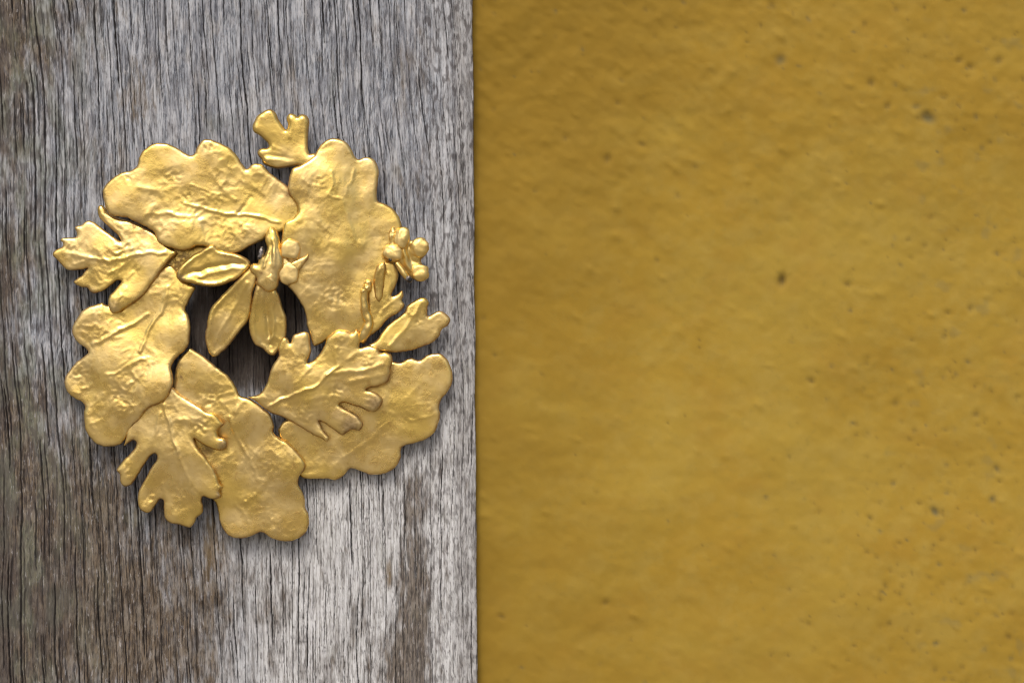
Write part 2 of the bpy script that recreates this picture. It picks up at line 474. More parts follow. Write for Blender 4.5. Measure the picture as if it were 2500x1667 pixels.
# ================================================================== the wreath
def Z(x0, y0, k):
    return lambda pts: [(x0 + p[0] / k, y0 + p[1] / k) + tuple(p[2:]) for p in pts]
Z1 = Z(200, 300, 3.92); Z2 = Z(600, 240, 3.92); Z3 = Z(100, 480, 4.704); Z4 = Z(400, 530, 4.3556)
Z5 = Z(700, 540, 4.3556); Z6 = Z(140, 720, 3.92); Z7 = Z(260, 940, 3.92); Z8 = Z(600, 780, 3.7333)

KW = 1 - 48 * S / DIST          # the wreath stands about 1 cm in front of the post
def world_xyz(x, y, h):
    return np.stack([(x - CX) * S * KW, -h * S, (CY - y) * S * KW], -1)

def resample(pts, step):
    P = np.array([p[:2] for p in pts], float); n = len(P)
    out = []
    for i in range(n):
        p0, p1, p2, p3 = P[i - 1], P[i], P[(i + 1) % n], P[(i + 2) % n]
        L = np.linalg.norm(p2 - p1)
        if L < .3: continue
        # centripetal tangents
        a = max(np.linalg.norm(p1 - p0), .5) ** .5; b = L ** .5; c = max(np.linalg.norm(p3 - p2), .5) ** .5
        m1 = (p2 - p1) + b * ((p1 - p0) / a - (p2 - p0) / (a + b)) 
        m2 = (p2 - p1) + b * ((p3 - p2) / c - (p3 - p1) / (b + c))
        k = max(1, int(round(L / step)))
        t = np.arange(k)[:, None] / k
        out.append((2 * t ** 3 - 3 * t ** 2 + 1) * p1 + (t ** 3 - 2 * t ** 2 + t) * m1 + (-2 * t ** 3 + 3 * t ** 2) * p2 + (t ** 3 - t ** 2) * m2)
    return np.concatenate(out)

def seg_dist(px, py, poly, closed=True):
    """distance to polyline, parameter along it (0..1)"""
    A = poly; B = np.roll(poly, -1, 0) if closed else poly[1:]
    if not closed: A = poly[:-1]
    best = np.full(len(px), 1e9); bt = np.zeros(len(px))
    n = len(A)
    for i0 in range(0, n, 64):
        a = A[i0:i0 + 64]; b = B[i0:i0 + 64]
        ab = b - a; L2 = (ab ** 2).sum(1) + 1e-9
        dx = px[:, None] - a[:, 0]; dy = py[:, None] - a[:, 1]
        t = np.clip((dx * ab[:, 0] + dy * ab[:, 1]) / L2, 0, 1)
        d2 = (dx - t * ab[:, 0]) ** 2 + (dy - t * ab[:, 1]) ** 2
        j = d2.argmin(1); m = d2[np.arange(len(px)), j]
        up = m < best
        best[up] = m[up]; bt[up] = ((i0 + j + t[np.arange(len(px)), j]) / n)[up]
    return np.sqrt(best), bt

def inside(px, py, poly):
    x1, y1 = poly[:, 0], poly[:, 1]; x2, y2 = np.roll(x1, -1), np.roll(y1, -1)
    c = ((y1 > py[:, None]) != (y2 > py[:, None]))
    xi = (x2 - x1) * (py[:, None] - y1) / (y2 - y1 + 1e-12) + x1
    return (c & (px[:, None] < xi)).sum(1) % 2 == 1

def field(x, y, pts, p=1.8, soft=45):
    num = 0; den = 0
    for (a, b, z) in pts:
        w_ = 1 / ((x - a) ** 2 + (y - b) ** 2 + soft ** 2) ** p
        num = num + w_ * z; den = den + w_
    return num / den

SEED = [500]
def leaf(name, outline, heights, parent, thick=8, rr=8, veins=(), dents=(), crumple=1.0, lip=0.0, stains=(), grime=(), puff=3.0, step=2.6, gstep=3.7, grow=0.0, crease=1.0, cw=55, mat=None, wob=.9, fold=()):
    """a cast leaf: closed plate of real thickness with a rounded rim, veins and hammered relief"""
    SEED[0] += 37; sd_ = SEED[0]
    P = resample(outline, step)
    area = .5 * np.sum(P[:, 0] * np.roll(P[:, 1], -1) - P[:, 1] * np.roll(P[:, 0], -1))
    if area < 0: P = P[::-1].copy()
    P = P + np.stack([wob * noise(P[:, 0] / 13, P[:, 1] / 13, sd_), wob * noise(P[:, 0] / 13, P[:, 1] / 13, sd_ + 1)], -1)
    tan = np.roll(P, -1, 0) - np.roll(P, 1, 0); tan /= np.linalg.norm(tan, axis=1)[:, None] + 1e-9
    nrm = np.stack([-tan[:, 1], tan[:, 0]], -1)
    P = P - nrm * grow
    pts = []
    for off, mind in ((1.1, .9), (2.9, 2.3), (5.6, 4.7)):
        Q = P + nrm * off
        if off > 5: Q = Q[::2]
        d, _ = seg_dist(Q[:, 0], Q[:, 1], P)
        ok = inside(Q[:, 0], Q[:, 1], P) & (d > mind)
        pts.append(Q[ok])
    x0, y0 = P.min(0); x1, y1 = P.max(0)
    gx, gy = np.meshgrid(np.arange(x0, x1, gstep), np.arange(y0, y1, gstep * .87))
    gx = gx + (np.arange(gx.shape[0]) % 2)[:, None] * gstep * .5
    gx, gy = gx.ravel(), gy.ravel()
    ins = inside(gx, gy, P); gx, gy = gx[ins], gy[ins]
    d, _ = seg_dist(gx, gy, P); ok = d > 8.0
    pts.append(np.stack([gx[ok], gy[ok]], -1))
    inner = np.concatenate(pts)
    n = len(P)
    allp = np.concatenate([P, inner])
    r = delaunay_2d_cdt([Vector(p) for p in allp.tolist()], [], [list(range(n))], 1, 1e-4)
    co2 = np.array([tuple(v) for v in r[0]]); tris = np.array([f for f in r[2] if len(f) == 3])
    orig = r[3]
    x, y = co2[:, 0], co2[:, 1]
    d, _ = seg_dist(x, y, P)
    isb = np.array([any(o < n for o in ol) for ol in orig]) & (d < .05)
    d[isb] = 0
    q = np.clip(d / (rr * .85), 0, 1)
    prof = np.sqrt(np.maximum(0, 1 - (1 - q) ** 2))
    zc = field(x, y, heights) + 4
    # soft waviness of the whole leaf
    zc = zc + 2.0 * noise(x / 105, y / 105, sd_ + 3) + 14 * np.exp(-(((x - 610) / 200) ** 2 + ((y - 790) / 220) ** 2))
    top = thick * prof + .6 * puff * (1 - np.exp(-d / 30))
    if lip: top = top + lip * np.exp(-((d - 6) / 5.0) ** 2) * (.6 + .6 * noise(x / 40, y / 40, sd_ + 5))
    inn = sstep(1.5, 16, d)
    # crumpled relief: creases and hollows of uneven strength
    wx = x + 16 * noise(x / 60, y / 60, sd_ + 7); wy = y + 16 * noise(x / 60, y / 60, sd_ + 8)
    msk = sstep(-.25, .55, noise(x / 120, y / 120, sd_ + 9) + .2)
    rid = (1 - np.abs(noise(wx / cw, wy / cw, sd_ + 10)) * 1.6)
    rid = np.clip(rid, 0, 1) ** 3
    rid2 = np.clip(1 - np.abs(noise(wx / (cw * .45), wy / (cw * .45), sd_ + 11)) * 1.7, 0, 1) ** 3
    rid3 = np.clip(1 - np.abs(noise(wx / (cw * .24) + 3, wy / (cw * .24), sd_ + 17)) * 1.8, 0, 1) ** 2
    rel = crease * .4 * rid3 * sstep(.35, .9, msk) + crease * (1.0 * rid * msk ** 2 + .8 * rid2 * msk ** 2) + crumple * (1.0 * noise(wx / 62, wy / 62, sd_ + 12) + .55 * noise(wx / 28, wy / 28, sd_ + 13) * (.3 + msk) + .16 * noise(x / 10, y / 10, sd_ + 14))
    top = top + rel * inn
    for v in veins:
        pl, hgt, wid = resample_open(v[0]), v[1] * .46, v[2] * .68
        dd, t = seg_dist(x + 3 * noise(x / 20, y / 20, sd_ + 41), y + 3 * noise(x / 20, y / 20, sd_ + 42), pl, closed=False)
        tp = (1 - .7 * t if len(v) < 4 else 1 - .25 * t) * (.8 + .4 * noise(x / 30, y / 30, sd_ + 21))
        top = top + hgt * tp * np.exp(-(dd / wid) ** 2) * inn
    for (a, b, rad, hgt) in dents:
        top = top + .45 * hgt * (.6 + .8 * noise(x / 9, y / 9, sd_ + 51)) * np.exp(-((x - a) ** 2 + (y - b) ** 2) / rad ** 2) * inn
    dull = np.zeros(len(x)); grm = np.zeros(len(x))
    for (a, b, rad, k) in stains:
        dull = np.maximum(dull, k * np.exp(-(((x - a) ** 2 + (y - b) ** 2) / rad ** 2) ** 1.5))
    for (a, b, rad, k) in grime:
        grm = np.maximum(grm, k * np.exp(-((x - a) ** 2 + (y - b) ** 2) / rad ** 2))
    zc2 = zc
    for (pl, side_h, wid) in fold:      # a step: one side of the line stands higher
        pl = np.array(pl, float)
        dd, t = seg_dist(x, y, pl, closed=False)
        pl = resample_open(pl, 5); dd, t = seg_dist(x, y, pl, closed=False)
        si = np.clip((t * (len(pl) - 1)).astype(int), 0, len(pl) - 2); a_ = pl[si]; b_ = pl[si + 1]
        sg = np.sign((b_[:, 0] - a_[:, 0]) * (y - a_[:, 1]) - (b_[:, 1] - a_[:, 1]) * (x - a_[:, 0]))
        zc2 = zc2 + side_h * (sstep(-wid, wid, sg * dd + 3 * noise(x / 30, y / 30, sd_ + 31)) - .5)
    bot = zc2 - thick * .75 * prof
    topz = zc2 + top
    nv = len(x)
    bid = np.where(isb, np.arange(nv), nv + np.cumsum(~isb) - 1)
    tw = world_xyz(x, y, topz); bw = world_xyz(x[~isb], y[~isb], np.maximum(bot[~isb], 2.5))
    co = np.concatenate([tw, bw])
    # orient: y flips, so top faces keep +h towards the viewer
    T = tris
    a3 = co[T[:, 0]]; b3 = co[T[:, 1]]; c3 = co[T[:, 2]]
    ny_ = np.cross(b3 - a3, c3 - a3)[:, 1]
    T = np.where((ny_ > 0)[:, None], T[:, ::-1], T)
    B = bid[T][:, ::-1]
    rim = 1 - sstep(1.0, 6.0, d)
    me = mesh_from(name, co, np.concatenate([T, B]), dict(rim=np.concatenate([rim, np.ones(len(bw)) * .8]), dull=np.concatenate([dull, dull[~isb]]), grime=np.concatenate([grm, grm[~isb]])))
    o = link(name, me, mat or GOLD, parent)
    return o

def resample_open(pts, step=5):
    P = np.array([p[:2] for p in pts], float); out = []
    for i in range(len(P) - 1):
        p1, p2 = P[i], P[i + 1]
        p0 = P[i - 1] if i else 2 * p1 - p2; p3 = P[i + 2] if i + 2 < len(P) else 2 * p2 - p1
        k = max(1, int(np.linalg.norm(p2 - p1) / step)); t = np.arange(k)[:, None] / k
        out.append(.5 * ((2 * p1) + (-p0 + p2) * t + (2 * p0 - 5 * p1 + 4 * p2 - p3) * t ** 2 + (-p0 + 3 * p1 - 3 * p2 + p3) * t ** 3))
    out.append(P[-1:])
    return np.concatenate(out)

def lump(name, x, y, h, rx, ry, rz, rot=0, parent=None, mat=None, amp=.06, tilt=(0, 0), sub=32, sq=1.0, rimv=0.0, groove=0):
    """a hand-modelled rounded piece: berry, petal, bud"""
    SEED[0] += 13; sd_ = SEED[0]
    nu, nv = sub, sub // 2 + 2
    th = np.linspace(0, np.pi, nv + 1)[1:-1]; ph = np.arange(nu) / nu * 2 * np.pi
    TH, PH = np.meshgrid(th, ph, indexing='ij')
    sx = np.sin(TH) * np.cos(PH); sy = np.sin(TH) * np.sin(PH); sz = np.cos(TH)
    D = np.stack([sx.ravel(), sy.ravel(), sz.ravel()], -1)
    D = np.concatenate([D, [[0, 0, 1], [0, 0, -1]]])
    f = 1 + amp * (noise(D[:, 0] * 1.6 + D[:, 2], D[:, 1] * 1.6, sd_) * 1.6 + .5 * noise(D[:, 0] * 4, D[:, 1] * 4 + D[:, 2] * 2, sd_ + 1))
    f = f * (1 - groove * np.exp(-(D[:, 0] / .22) ** 2) * (D[:, 2] > -.2))
    p = np.sign(D) * np.abs(D) ** sq
    px = p[:, 0] * rx * f; py = p[:, 1] * ry * f; pz = p[:, 2] * rz * f
    if name == 'berry': pz = np.where(pz > .55 * rz, .55 * rz + .35 * (pz - .55 * rz), pz)
    c, s_ = math.cos(math.radians(rot)), math.sin(math.radians(rot))
    X = x + px * c - py * s_; Y = y + px * s_ + py * c
    Hh = h + pz + tilt[0] * (X - x) + tilt[1] * (Y - y)
    co = world_xyz(X, Y, Hh)
    m = len(th); idx = np.arange(m * nu).reshape(m, nu)
    q = np.stack([idx[:-1], idx[1:], np.roll(idx[1:], -1, 1), np.roll(idx[:-1], -1, 1)], -1).reshape(-1, 4)
    t1 = np.stack([np.full(nu, m * nu), idx[0], np.roll(idx[0], -1)], -1)
    t2 = np.stack([np.full(nu, m * nu + 1), np.roll(idx[-1], -1), idx[-1]], -1)
    t = np.concatenate([t1, t2])
    # outward orientation check
    cen = co.mean(0); a, b, cc = co[q[:, 0]], co[q[:, 1]], co[q[:, 2]]
    if (np.einsum('ij,ij->i', np.cross(b - a, cc - a), a - cen)).mean() < 0:
        q = q[:, ::-1]; t = t[:, ::-1]
    me = mesh_from(name, co, t, dict(rim=np.full(len(co), rimv), matte=np.ones(len(co)), pale_gold=np.full(len(co), .25 if name == 'berry' else .2 if name == 'petal' else .1)), quads=q)
    return link(name, me, mat or GOLD, parent)

def tube(name, pts, parent, mat=None, amp=.12, seg=14, rimv=0.0):
    """pts: (x, y, h, radius) along a twig"""
    SEED[0] += 11; sd_ = SEED[0]
    P = np.array(pts, float)
    fine = []
    for i in range(len(P) - 1):
        p0 = P[max(i - 1, 0)]; p1 = P[i]; p2 = P[i + 1]; p3 = P[min(i + 2, len(P) - 1)]
        k = max(2, int(np.linalg.norm((p2 - p1)[:3]) / 3)); t = np.arange(k)[:, None] / k
        fine.append(.5 * ((2 * p1) + (-p0 + p2) * t + (2 * p0 - 5 * p1 + 4 * p2 - p3) * t ** 2 + (-p0 + 3 * p1 - 3 * p2 + p3) * t ** 3))
    fine.append(P[-1:]); F = np.concatenate(fine)
    tan = np.gradient(F[:, :3], axis=0); tan /= np.linalg.norm(tan, axis=1)[:, None] + 1e-9
    up = np.array([0, 0, 1.0]); s1 = np.cross(tan, up); s1 /= np.linalg.norm(s1, axis=1)[:, None] + 1e-9; s2 = np.cross(s1, tan)
    a = np.arange(seg) / seg * 2 * np.pi
    R = F[:, 3][:, None] * (1 + amp * noise(np.arange(len(F))[:, None] / 5.5, np.cos(a)[None] * 1.3 + 4, sd_) * 1.6)
    C = F[:, None, :3] + R[..., None] * (np.cos(a)[None, :, None] * s1[:, None] + np.sin(a)[None, :, None] * s2[:, None])
    # closed rounded ends
    e0 = F[0, :3] - tan[0] * F[0, 3] * .8; e1 = F[-1, :3] + tan[-1] * F[-1, 3] * .8
    m = len(F); C = np.concatenate([C.reshape(-1, 3), [e0, e1]])
    idx = np.arange(m * seg).reshape(m, seg)
    q = np.stack([idx[:-1], idx[1:], np.roll(idx[1:], -1, 1), np.roll(idx[:-1], -1, 1)], -1).reshape(-1, 4)
    t = np.concatenate([np.stack([np.full(seg, m * seg), idx[0], np.roll(idx[0], -1)], -1), np.stack([np.full(seg, m * seg + 1), np.roll(idx[-1], -1), idx[-1]], -1)])
    co = world_xyz(C[:, 0], C[:, 1], C[:, 2])
    q2 = q[0]; mid = world_xyz(F[0, 0], F[0, 1], F[0, 2])
    if np.dot(np.cross(co[q2[1]] - co[q2[0]], co[q2[2]] - co[q2[0]]), co[q2[0]] - mid) < 0:
        q = q[:, ::-1]; t = t[:, ::-1]
    me = mesh_from(name, co, t, dict(rim=np.full(len(co), rimv)), quads=q)
    return link(name, me, mat or GOLD, parent)

wreath = bpy.data.objects.new('leaf_wreath', None)
scene.collection.objects.link(wreath)
wreath['label'] = 'gilded wreath of lobed oak and hawthorn leaves fixed to the grey wooden post'
wreath['category'] = 'wreath'
wreath.empty_display_size = .02

# ---- J: lower right oak leaf, lowest layer
leaf('oak_leaf', Z8([(1250, 400), (1340, 380), (1400, 390), (1460, 360), (1510, 350), (1580, 370), (1640, 330), (1720, 310), (1780, 315), (1830, 360), (1870, 440), (1885, 520),
    (1870, 600), (1830, 670), (1775, 740), (1760, 800), (1770, 870), (1750, 960), (1700, 1050), (1620, 1100), (1530, 1130), (1430, 1160), (1410, 1200), (1410, 1260), (1370, 1340),
    (1300, 1390), (1220, 1415), (1120, 1415), (1030, 1380), (950, 1360), (910, 1400), (870, 1440), (820, 1465), (740, 1455), (650, 1455), (560, 1455), (500, 1440), (400, 1330), (320, 1180),
    (290, 1040), (290, 1000), (330, 940), (370, 910), (500, 850), (800, 700), (1100, 500)]),
    Z8([(1800, 400, 26), (1700, 1000, 24), (1200, 1350, 20), (600, 1400, 22), (900, 900, 26), (400, 1000, 24)]), wreath, crease=.55, crumple=.8, puff=2,
    veins=[(Z8([(900, 1250), (1150, 1080), (1400, 800), (1600, 560)]), 2.2, 7), (Z8([(1500, 920), (1650, 890), (1740, 850)]), 3, 5)], cw=70)
# ---- F: bottom oak leaf
leaf('oak_leaf', Z6([(1230, 540), (1265, 508), (1330, 540), (1420, 600), (1530, 690), (1630, 770), (1700, 860)]) +
    Z7([(1262, 72), (1280, 100), (1370, 130), (1440, 170), (1500, 220), (1560, 270), (1590, 330), (1605, 400), (1598, 450), (1650, 500), (1740, 550), (1800, 610), (1860, 680),
    (1900, 740), (1895, 810), (1850, 870), (1835, 950), (1870, 1020), (1895, 1090), (1895, 1160), (1925, 1230), (1935, 1310), (1910, 1400), (1850, 1460), (1760, 1495), (1670, 1495),
    (1580, 1470), (1520, 1430), (1470, 1410), (1400, 1440), (1320, 1465), (1220, 1465), (1150, 1430), (1100, 1360), (1075, 1290), (1060, 1200), (1040, 1130), (1000, 1080), (900, 900), (800, 650), (700, 400), (620, 150)]) +
    Z6([(1120, 800), (1150, 640)]),
    Z7([(1300, 1400, 30), (1850, 1350, 30), (1850, 700, 42), (1500, 250, 42), (1100, 700, 34), (700, 0, 38), (1000, 0, 36)]), wreath, crease=.9, puff=4,
    veins=[(Z7([(1180, 300), (1230, 450), (1300, 580), (1380, 720), (1450, 900)]), 6, 5, 1), (Z7([(1230, 260), (1340, 120)]), 5, 7), (Z7([(1400, 720), (1420, 650), (1470, 600)]), 4, 5),
           (Z7([(1320, 1120), (1420, 1050), (1500, 960)]), 4, 6), (Z7([(1240, 1140), (1340, 1270), (1370, 1350)]), 3, 6)],
    grime=[(*Z6([(1165, 680)])[0], 10, .9), (*Z6([(1190, 780)])[0], 9, .9), (*Z7([(650, 60)])[0], 16, .5), (*Z7([(960, 620)])[0], 22, .7), (*Z7([(1070, 760)])[0], 18, .4), (*Z7([(1070, 430)])[0], 8, .7)], dents=[(*Z7([(1320, 1100)])[0], 13, 5), (*Z7([(1000, 130)])[0], 22, -6), (*Z7([(1560, 800)])[0], 20, -4)])
# ---- G: lower left hawthorn leaf
leaf('hawthorn_leaf', Z7([(560, 0), (640, 20), (700, 80), (800, 140), (900, 200), (960, 245), (1030, 265), (1080, 300), (1115, 345), (1135, 372), (1100, 400), (1075, 440), (1085, 490), (1140, 505),
    (1168, 560), (1145, 605), (1080, 620), (1010, 600), (930, 560), (845, 510), (870, 570), (920, 640), (970, 700), (1020, 770), (1060, 850), (1090, 930), (1118, 970), (1090, 1010), (1105, 1060),
    (1060, 1085), (990, 1080), (930, 1060), (915, 1100), (930, 1160), (920, 1220), (870, 1260), (840, 1320), (800, 1360), (740, 1350), (680, 1330), (610, 1320), (560, 1280), (545, 1210), (545, 1140),
    (543, 1105), (515, 1090), (480, 1130), (440, 1190), (390, 1225), (340, 1205), (305, 1160), (295, 1080), (310, 1000), (350, 930), (400, 840), (450, 760), (487, 700), (482, 662), (455, 655),
    (420, 680), (370, 750), (320, 830), (270, 910), (220, 960), (160, 965), (130, 920), (125, 850), (95, 820), (120, 770), (180, 700), (240, 640), (280, 590), (290, 550), (262, 528), (210, 555), (170, 580),
    (185, 520), (200, 420), (300, 250), (420, 120)]),
    Z7([(120, 880, 42), (380, 1150, 38), (760, 1300, 40), (1080, 1020, 58), (1130, 560, 68), (1050, 320, 62), (600, 400, 52), (300, 350, 44), (700, 150, 50)]), wreath, thick=9, rr=9, crease=.7, puff=4,
    veins=[(Z7([(560, 180), (610, 360), (650, 500), (700, 640)]), 8, 5, 1), (Z7([(520, 260), (505, 370), (450, 520)]), 6, 6), (Z7([(720, 700), (800, 900), (900, 1030)]), 4, 6),
           (Z7([(540, 940), (570, 1080)]), 4, 6), (Z7([(660, 60), (800, 150), (960, 250)]), 5, 5, 1), (Z7([(700, 330), (850, 320), (960, 340)]), 5, 8)],
    stains=[(*Z7([(1130, 570)])[0], 14, .8), (*Z7([(1000, 480)])[0], 14, .4), (*Z7([(1090, 1040)])[0], 9, .8)], grime=[(*Z7([(230, 420)])[0], 22, .55), (*Z7([(420, 170)])[0], 20, .5), (*Z7([(1130, 370)])[0], 5, .9), (*Z7([(840, 520)])[0], 7, .5)], dents=[(*Z7([(920, 390)])[0], 20, -7), (*Z7([(760, 1000)])[0], 26, -4), (*Z7([(430, 1060)])[0], 14, -5), (*Z7([(210, 830)])[0], 16, 5)])
# ---- E: left oak leaf
leaf('oak_leaf', Z6([(560, 60), (500, 100), (450, 88), (430, 72), (370, 90), (300, 110), (230, 160), (180, 230), (140, 310), (140, 370), (170, 430), (220, 480), (270, 510), (290, 550), (250, 590), (180, 640), (120, 710),
    (70, 790), (62, 850), (80, 910), (120, 960), (180, 1000), (240, 1030), (262, 1070), (255, 1130), (260, 1210), (270, 1290), (310, 1360), (370, 1420), (440, 1448), (520, 1450), (600, 1430), (650, 1380),
    (690, 1300), (740, 1240), (800, 1180), (850, 1110), (900, 1070), (970, 1045), (1040, 1000), (1090, 930), (1122, 850), (1120, 780), (1100, 700), (1120, 640), (1170, 580), (1230, 530), (1265, 470),
    (1278, 390), (1280, 290), (1265, 210), (1228, 130), (1250, 90)]) + Z3([(1740, 1120), (1775, 1040), (1700, 985), (1600, 900), (1520, 800), (1430, 780), (1300, 860), (1100, 1050), (900, 1180)]),
    Z6([(150, 350, 36), (80, 850, 34), (400, 1400, 44), (1050, 950, 66), (1200, 400, 50), (600, 700, 50), (1150, 0, 40), (700, 150, 36), (1000, -150, 36)]), wreath, thick=8, rr=9, crease=1.15, puff=4,
    veins=[(Z6([(1060, -80), (1040, 20), (1000, 170), (920, 260), (860, 390), (800, 540)]), 8, 6, 1), (Z6([(870, 190), (700, 290), (560, 350), (480, 410), (350, 470)]), 7, 6, 1),
           (Z6([(490, 760), (600, 740), (720, 650), (900, 590)]), 4, 5, 1), (Z6([(680, 860), (790, 790), (850, 700)]), 4, 5), (Z6([(240, 900), (330, 860), (400, 740)]), 4, 5), (Z6([(90, 925), (200, 940), (260, 900)]), 5, 6)],
    dents=[(*Z6([(490, 780)])[0], 9, 4), (*Z6([(600, 960)])[0], 22, -5), (*Z6([(640, 1130)])[0], 12, 4), (*Z6([(230, 760)])[0], 28, -5), (*Z6([(730, 820)])[0], 14, -4)])
# ---- a low strip of metal joining the leaves on the left
leaf('stem', Z3([(900, 300), (1200, 420), (1500, 560), (1800, 540), (2000, 600), (1900, 720), (1700, 800), (1600, 900), (1450, 960), (1300, 900), (1350, 700), (1100, 560)]),
    Z3([(1500, 700, 27)]), wreath, thick=7, crease=1.6, crumple=1.5, cw=24, grime=[(*Z3([(1580, 700)])[0], 45, .8)])
# ---- D: left hawthorn leaf
leaf('hawthorn_leaf', Z3([(130, 640), (180, 600), (240, 570), (240, 530), (213, 500), (240, 475), (320, 470), (395, 462), (405, 415), (380, 360), (400, 335), (460, 320), (500, 285), (560, 275), (620, 300),
    (680, 350), (750, 400), (830, 455), (915, 512), (885, 450), (830, 395), (770, 345), (700, 280), (655, 220), (640, 140), (655, 105), (695, 95), (735, 130), (770, 190), (850, 230), (950, 260), (1050, 290), (1200, 360),
    (1330, 440), (1400, 520), (1480, 590), (1565, 640), (1540, 680), (1480, 740), (1420, 810), (1380, 860), (1340, 920), (1280, 1000), (1220, 1090), (1130, 1180), (1040, 1240), (960, 1290), (900, 1330), (840, 1340),
    (800, 1300), (780, 1230), (790, 1150), (830, 1100), (880, 1040), (925, 975), (880, 965), (820, 1010), (760, 1060), (700, 1090), (620, 1110), (560, 1090), (530, 1050), (470, 1040), (390, 1010), (370, 975), (410, 940), (465, 900),
    (495, 860), (535, 822), (470, 838), (400, 845), (320, 845), (260, 815), (220, 770), (170, 720), (130, 680)]),
    Z3([(150, 650, 34), (450, 350, 34), (680, 150, 30), (400, 980, 36), (850, 1280, 58), (1400, 800, 56), (1100, 350, 40), (900, 700, 46), (1500, 620, 46)]), wreath, thick=8, rr=8, crease=1.1, puff=4, cw=38,
    veins=[(Z3([(1450, 650), (1200, 650), (1060, 680), (900, 720), (700, 730), (330, 650)]), 6, 6, 1), (Z3([(860, 660), (960, 610), (1080, 600)]), 5, 4), (Z3([(800, 880), (950, 790), (1080, 690)]), 5, 6),
           (Z3([(800, 440), (940, 520), (960, 560)]), 4, 6), (Z3([(380, 780), (560, 720), (660, 690)]), 4, 5), (Z3([(1000, 930), (1130, 820), (1200, 700)]), 4, 5),
           (Z3([(670, 140), (720, 250), (830, 340), (960, 480)]), 5, 4, 1), (Z3([(850, 1300), (930, 1130), (1080, 960)]), 4, 7)],
    stains=[(*Z3([(850, 1250)])[0], 16, .6), (*Z3([(600, 1090)])[0], 8, .4)], grime=[(*Z3([(930, 260)])[0], 15, .5), (*Z3([(1060, 310)])[0], 14, .75), (*Z3([(1200, 390)])[0], 15, .75), (*Z3([(1320, 480)])[0], 11, .6)], dents=[(*Z3([(990, 580)])[0], 11, -6), (*Z3([(930, 650)])[0], 9, -6), (*Z3([(1090, 850)])[0], 10, -4), (*Z3([(330, 590)])[0], 16, -5)])
# ---- A: upper left oak leaf
leaf('oak_leaf', Z1([(205, 640), (235, 590), (300, 530), (380, 480), (480, 455), (530, 415), (550, 340), (590, 270), (660, 215), (740, 195), (830, 205), (920, 245), (1000, 295), (1050, 315), (1085, 285), (1110, 225),
    (1160, 170), (1230, 162), (1320, 195), (1420, 245), (1480, 310), (1540, 400), (1578, 438), (1620, 405), (1670, 390), (1730, 405), (1790, 470), (1880, 540), (1950, 590), (2010, 640), (2090, 740), (2090, 880), (2030, 1000),
    (1880, 1060), (1780, 1100), (1690, 1150), (1600, 1190), (1530, 1235), (1400, 1270), (1280, 1230), (1200, 1190), (1110, 1180), (1050, 1210), (960, 1225), (870, 1200), (760, 1160), (720, 1110), (700, 1050), (640, 1010),
    (560, 970), (500, 940), (440, 910), (350, 900), (280, 880), (240, 830), (220, 770), (205, 700)]),
    Z1([(250, 650, 48), (700, 250, 50), (1250, 220, 48), (1700, 450, 44), (1950, 750, 42), (1600, 1150, 48), (950, 1180, 58), (400, 870, 56), (900, 650, 48), (1400, 800, 44)]), wreath, thick=8, rr=9, crease=1.0, puff=5,
    veins=[(Z1([(1900, 960), (1720, 910), (1560, 885), (1380, 872), (1180, 820), (1000, 775)]), 7, 4.5, 1), (Z1([(1500, 870), (1560, 800), (1620, 715)]), -5, 6, 1), (Z1([(1050, 600), (1180, 640), (1310, 695)]), 4, 3.5, 1),
           (Z1([(1470, 740), (1380, 660), (1230, 470)]), 4, 7), (Z1([(640, 880), (820, 860), (960, 900), (1100, 890)]), 4, 6, 1), (Z1([(1130, 930), (1290, 960), (1450, 1000)]), 3, 8), (Z1([(560, 620), (760, 660), (930, 600)]), 3, 10)],
    grime=[(*Z1([(1975, 680)])[0], 10, .8), (*Z1([(1960, 600)])[0], 7, .6)], stains=[(*Z1([(560, 940)])[0], 12, .5)], dents=[(*Z1([(450, 520)])[0], 18, -4), (*Z1([(870, 520)])[0], 22, -5), (*Z1([(1000, 720)])[0], 20, -5), (*Z1([(780, 430)])[0], 10, 3), (*Z1([(1230, 220)])[0], 18, -4), (*Z1([(1580, 1000)])[0], 18, 5), (*Z1([(620, 960)])[0], 12, -4)])
# ---- C: small leaf at the top
leaf('hawthorn_leaf', Z2([(75, 270), (95, 220), (120, 175), (165, 140), (200, 122), (240, 120), (275, 150), (300, 210), (340, 270), (378, 312), (400, 300), (415, 250), (400, 190), (420, 158), (460, 165), (492, 188),
    (530, 165), (570, 175), (592, 220), (585, 300), (580, 400), (585, 500), (605, 545), (660, 540), (720, 600), (600, 680), (500, 640), (460, 640), (380, 650), (300, 658), (220, 640), (170, 610), (160, 578), (130, 545), (120, 515), (150, 490),
    (200, 488), (228, 462), (218, 420), (190, 390), (130, 340), (85, 310)]),
    Z2([(150, 200, 36), (530, 220, 36), (400, 500, 30), (180, 600, 34), (620, 590, 42)]), wreath, thick=11, rr=11, crease=.3, crumple=.8, puff=4, wob=.4, grow=3.6,
    veins=[(Z2([(225, 450), (280, 480), (350, 500)]), 4, 6), (Z2([(170, 580), (300, 590), (450, 630)]), 4, 7), (Z2([(200, 545), (330, 560), (450, 590)]), -4, 6), (Z2([(440, 200), (430, 330), (420, 380)]), 5, 5, 1)],
    dents=[(*Z2([(150, 190)])[0], 8, 4), (*Z2([(530, 200)])[0], 8, 6), (*Z2([(210, 590)])[0], 9, 4), (*Z2([(100, 280)])[0], 7, 4)])
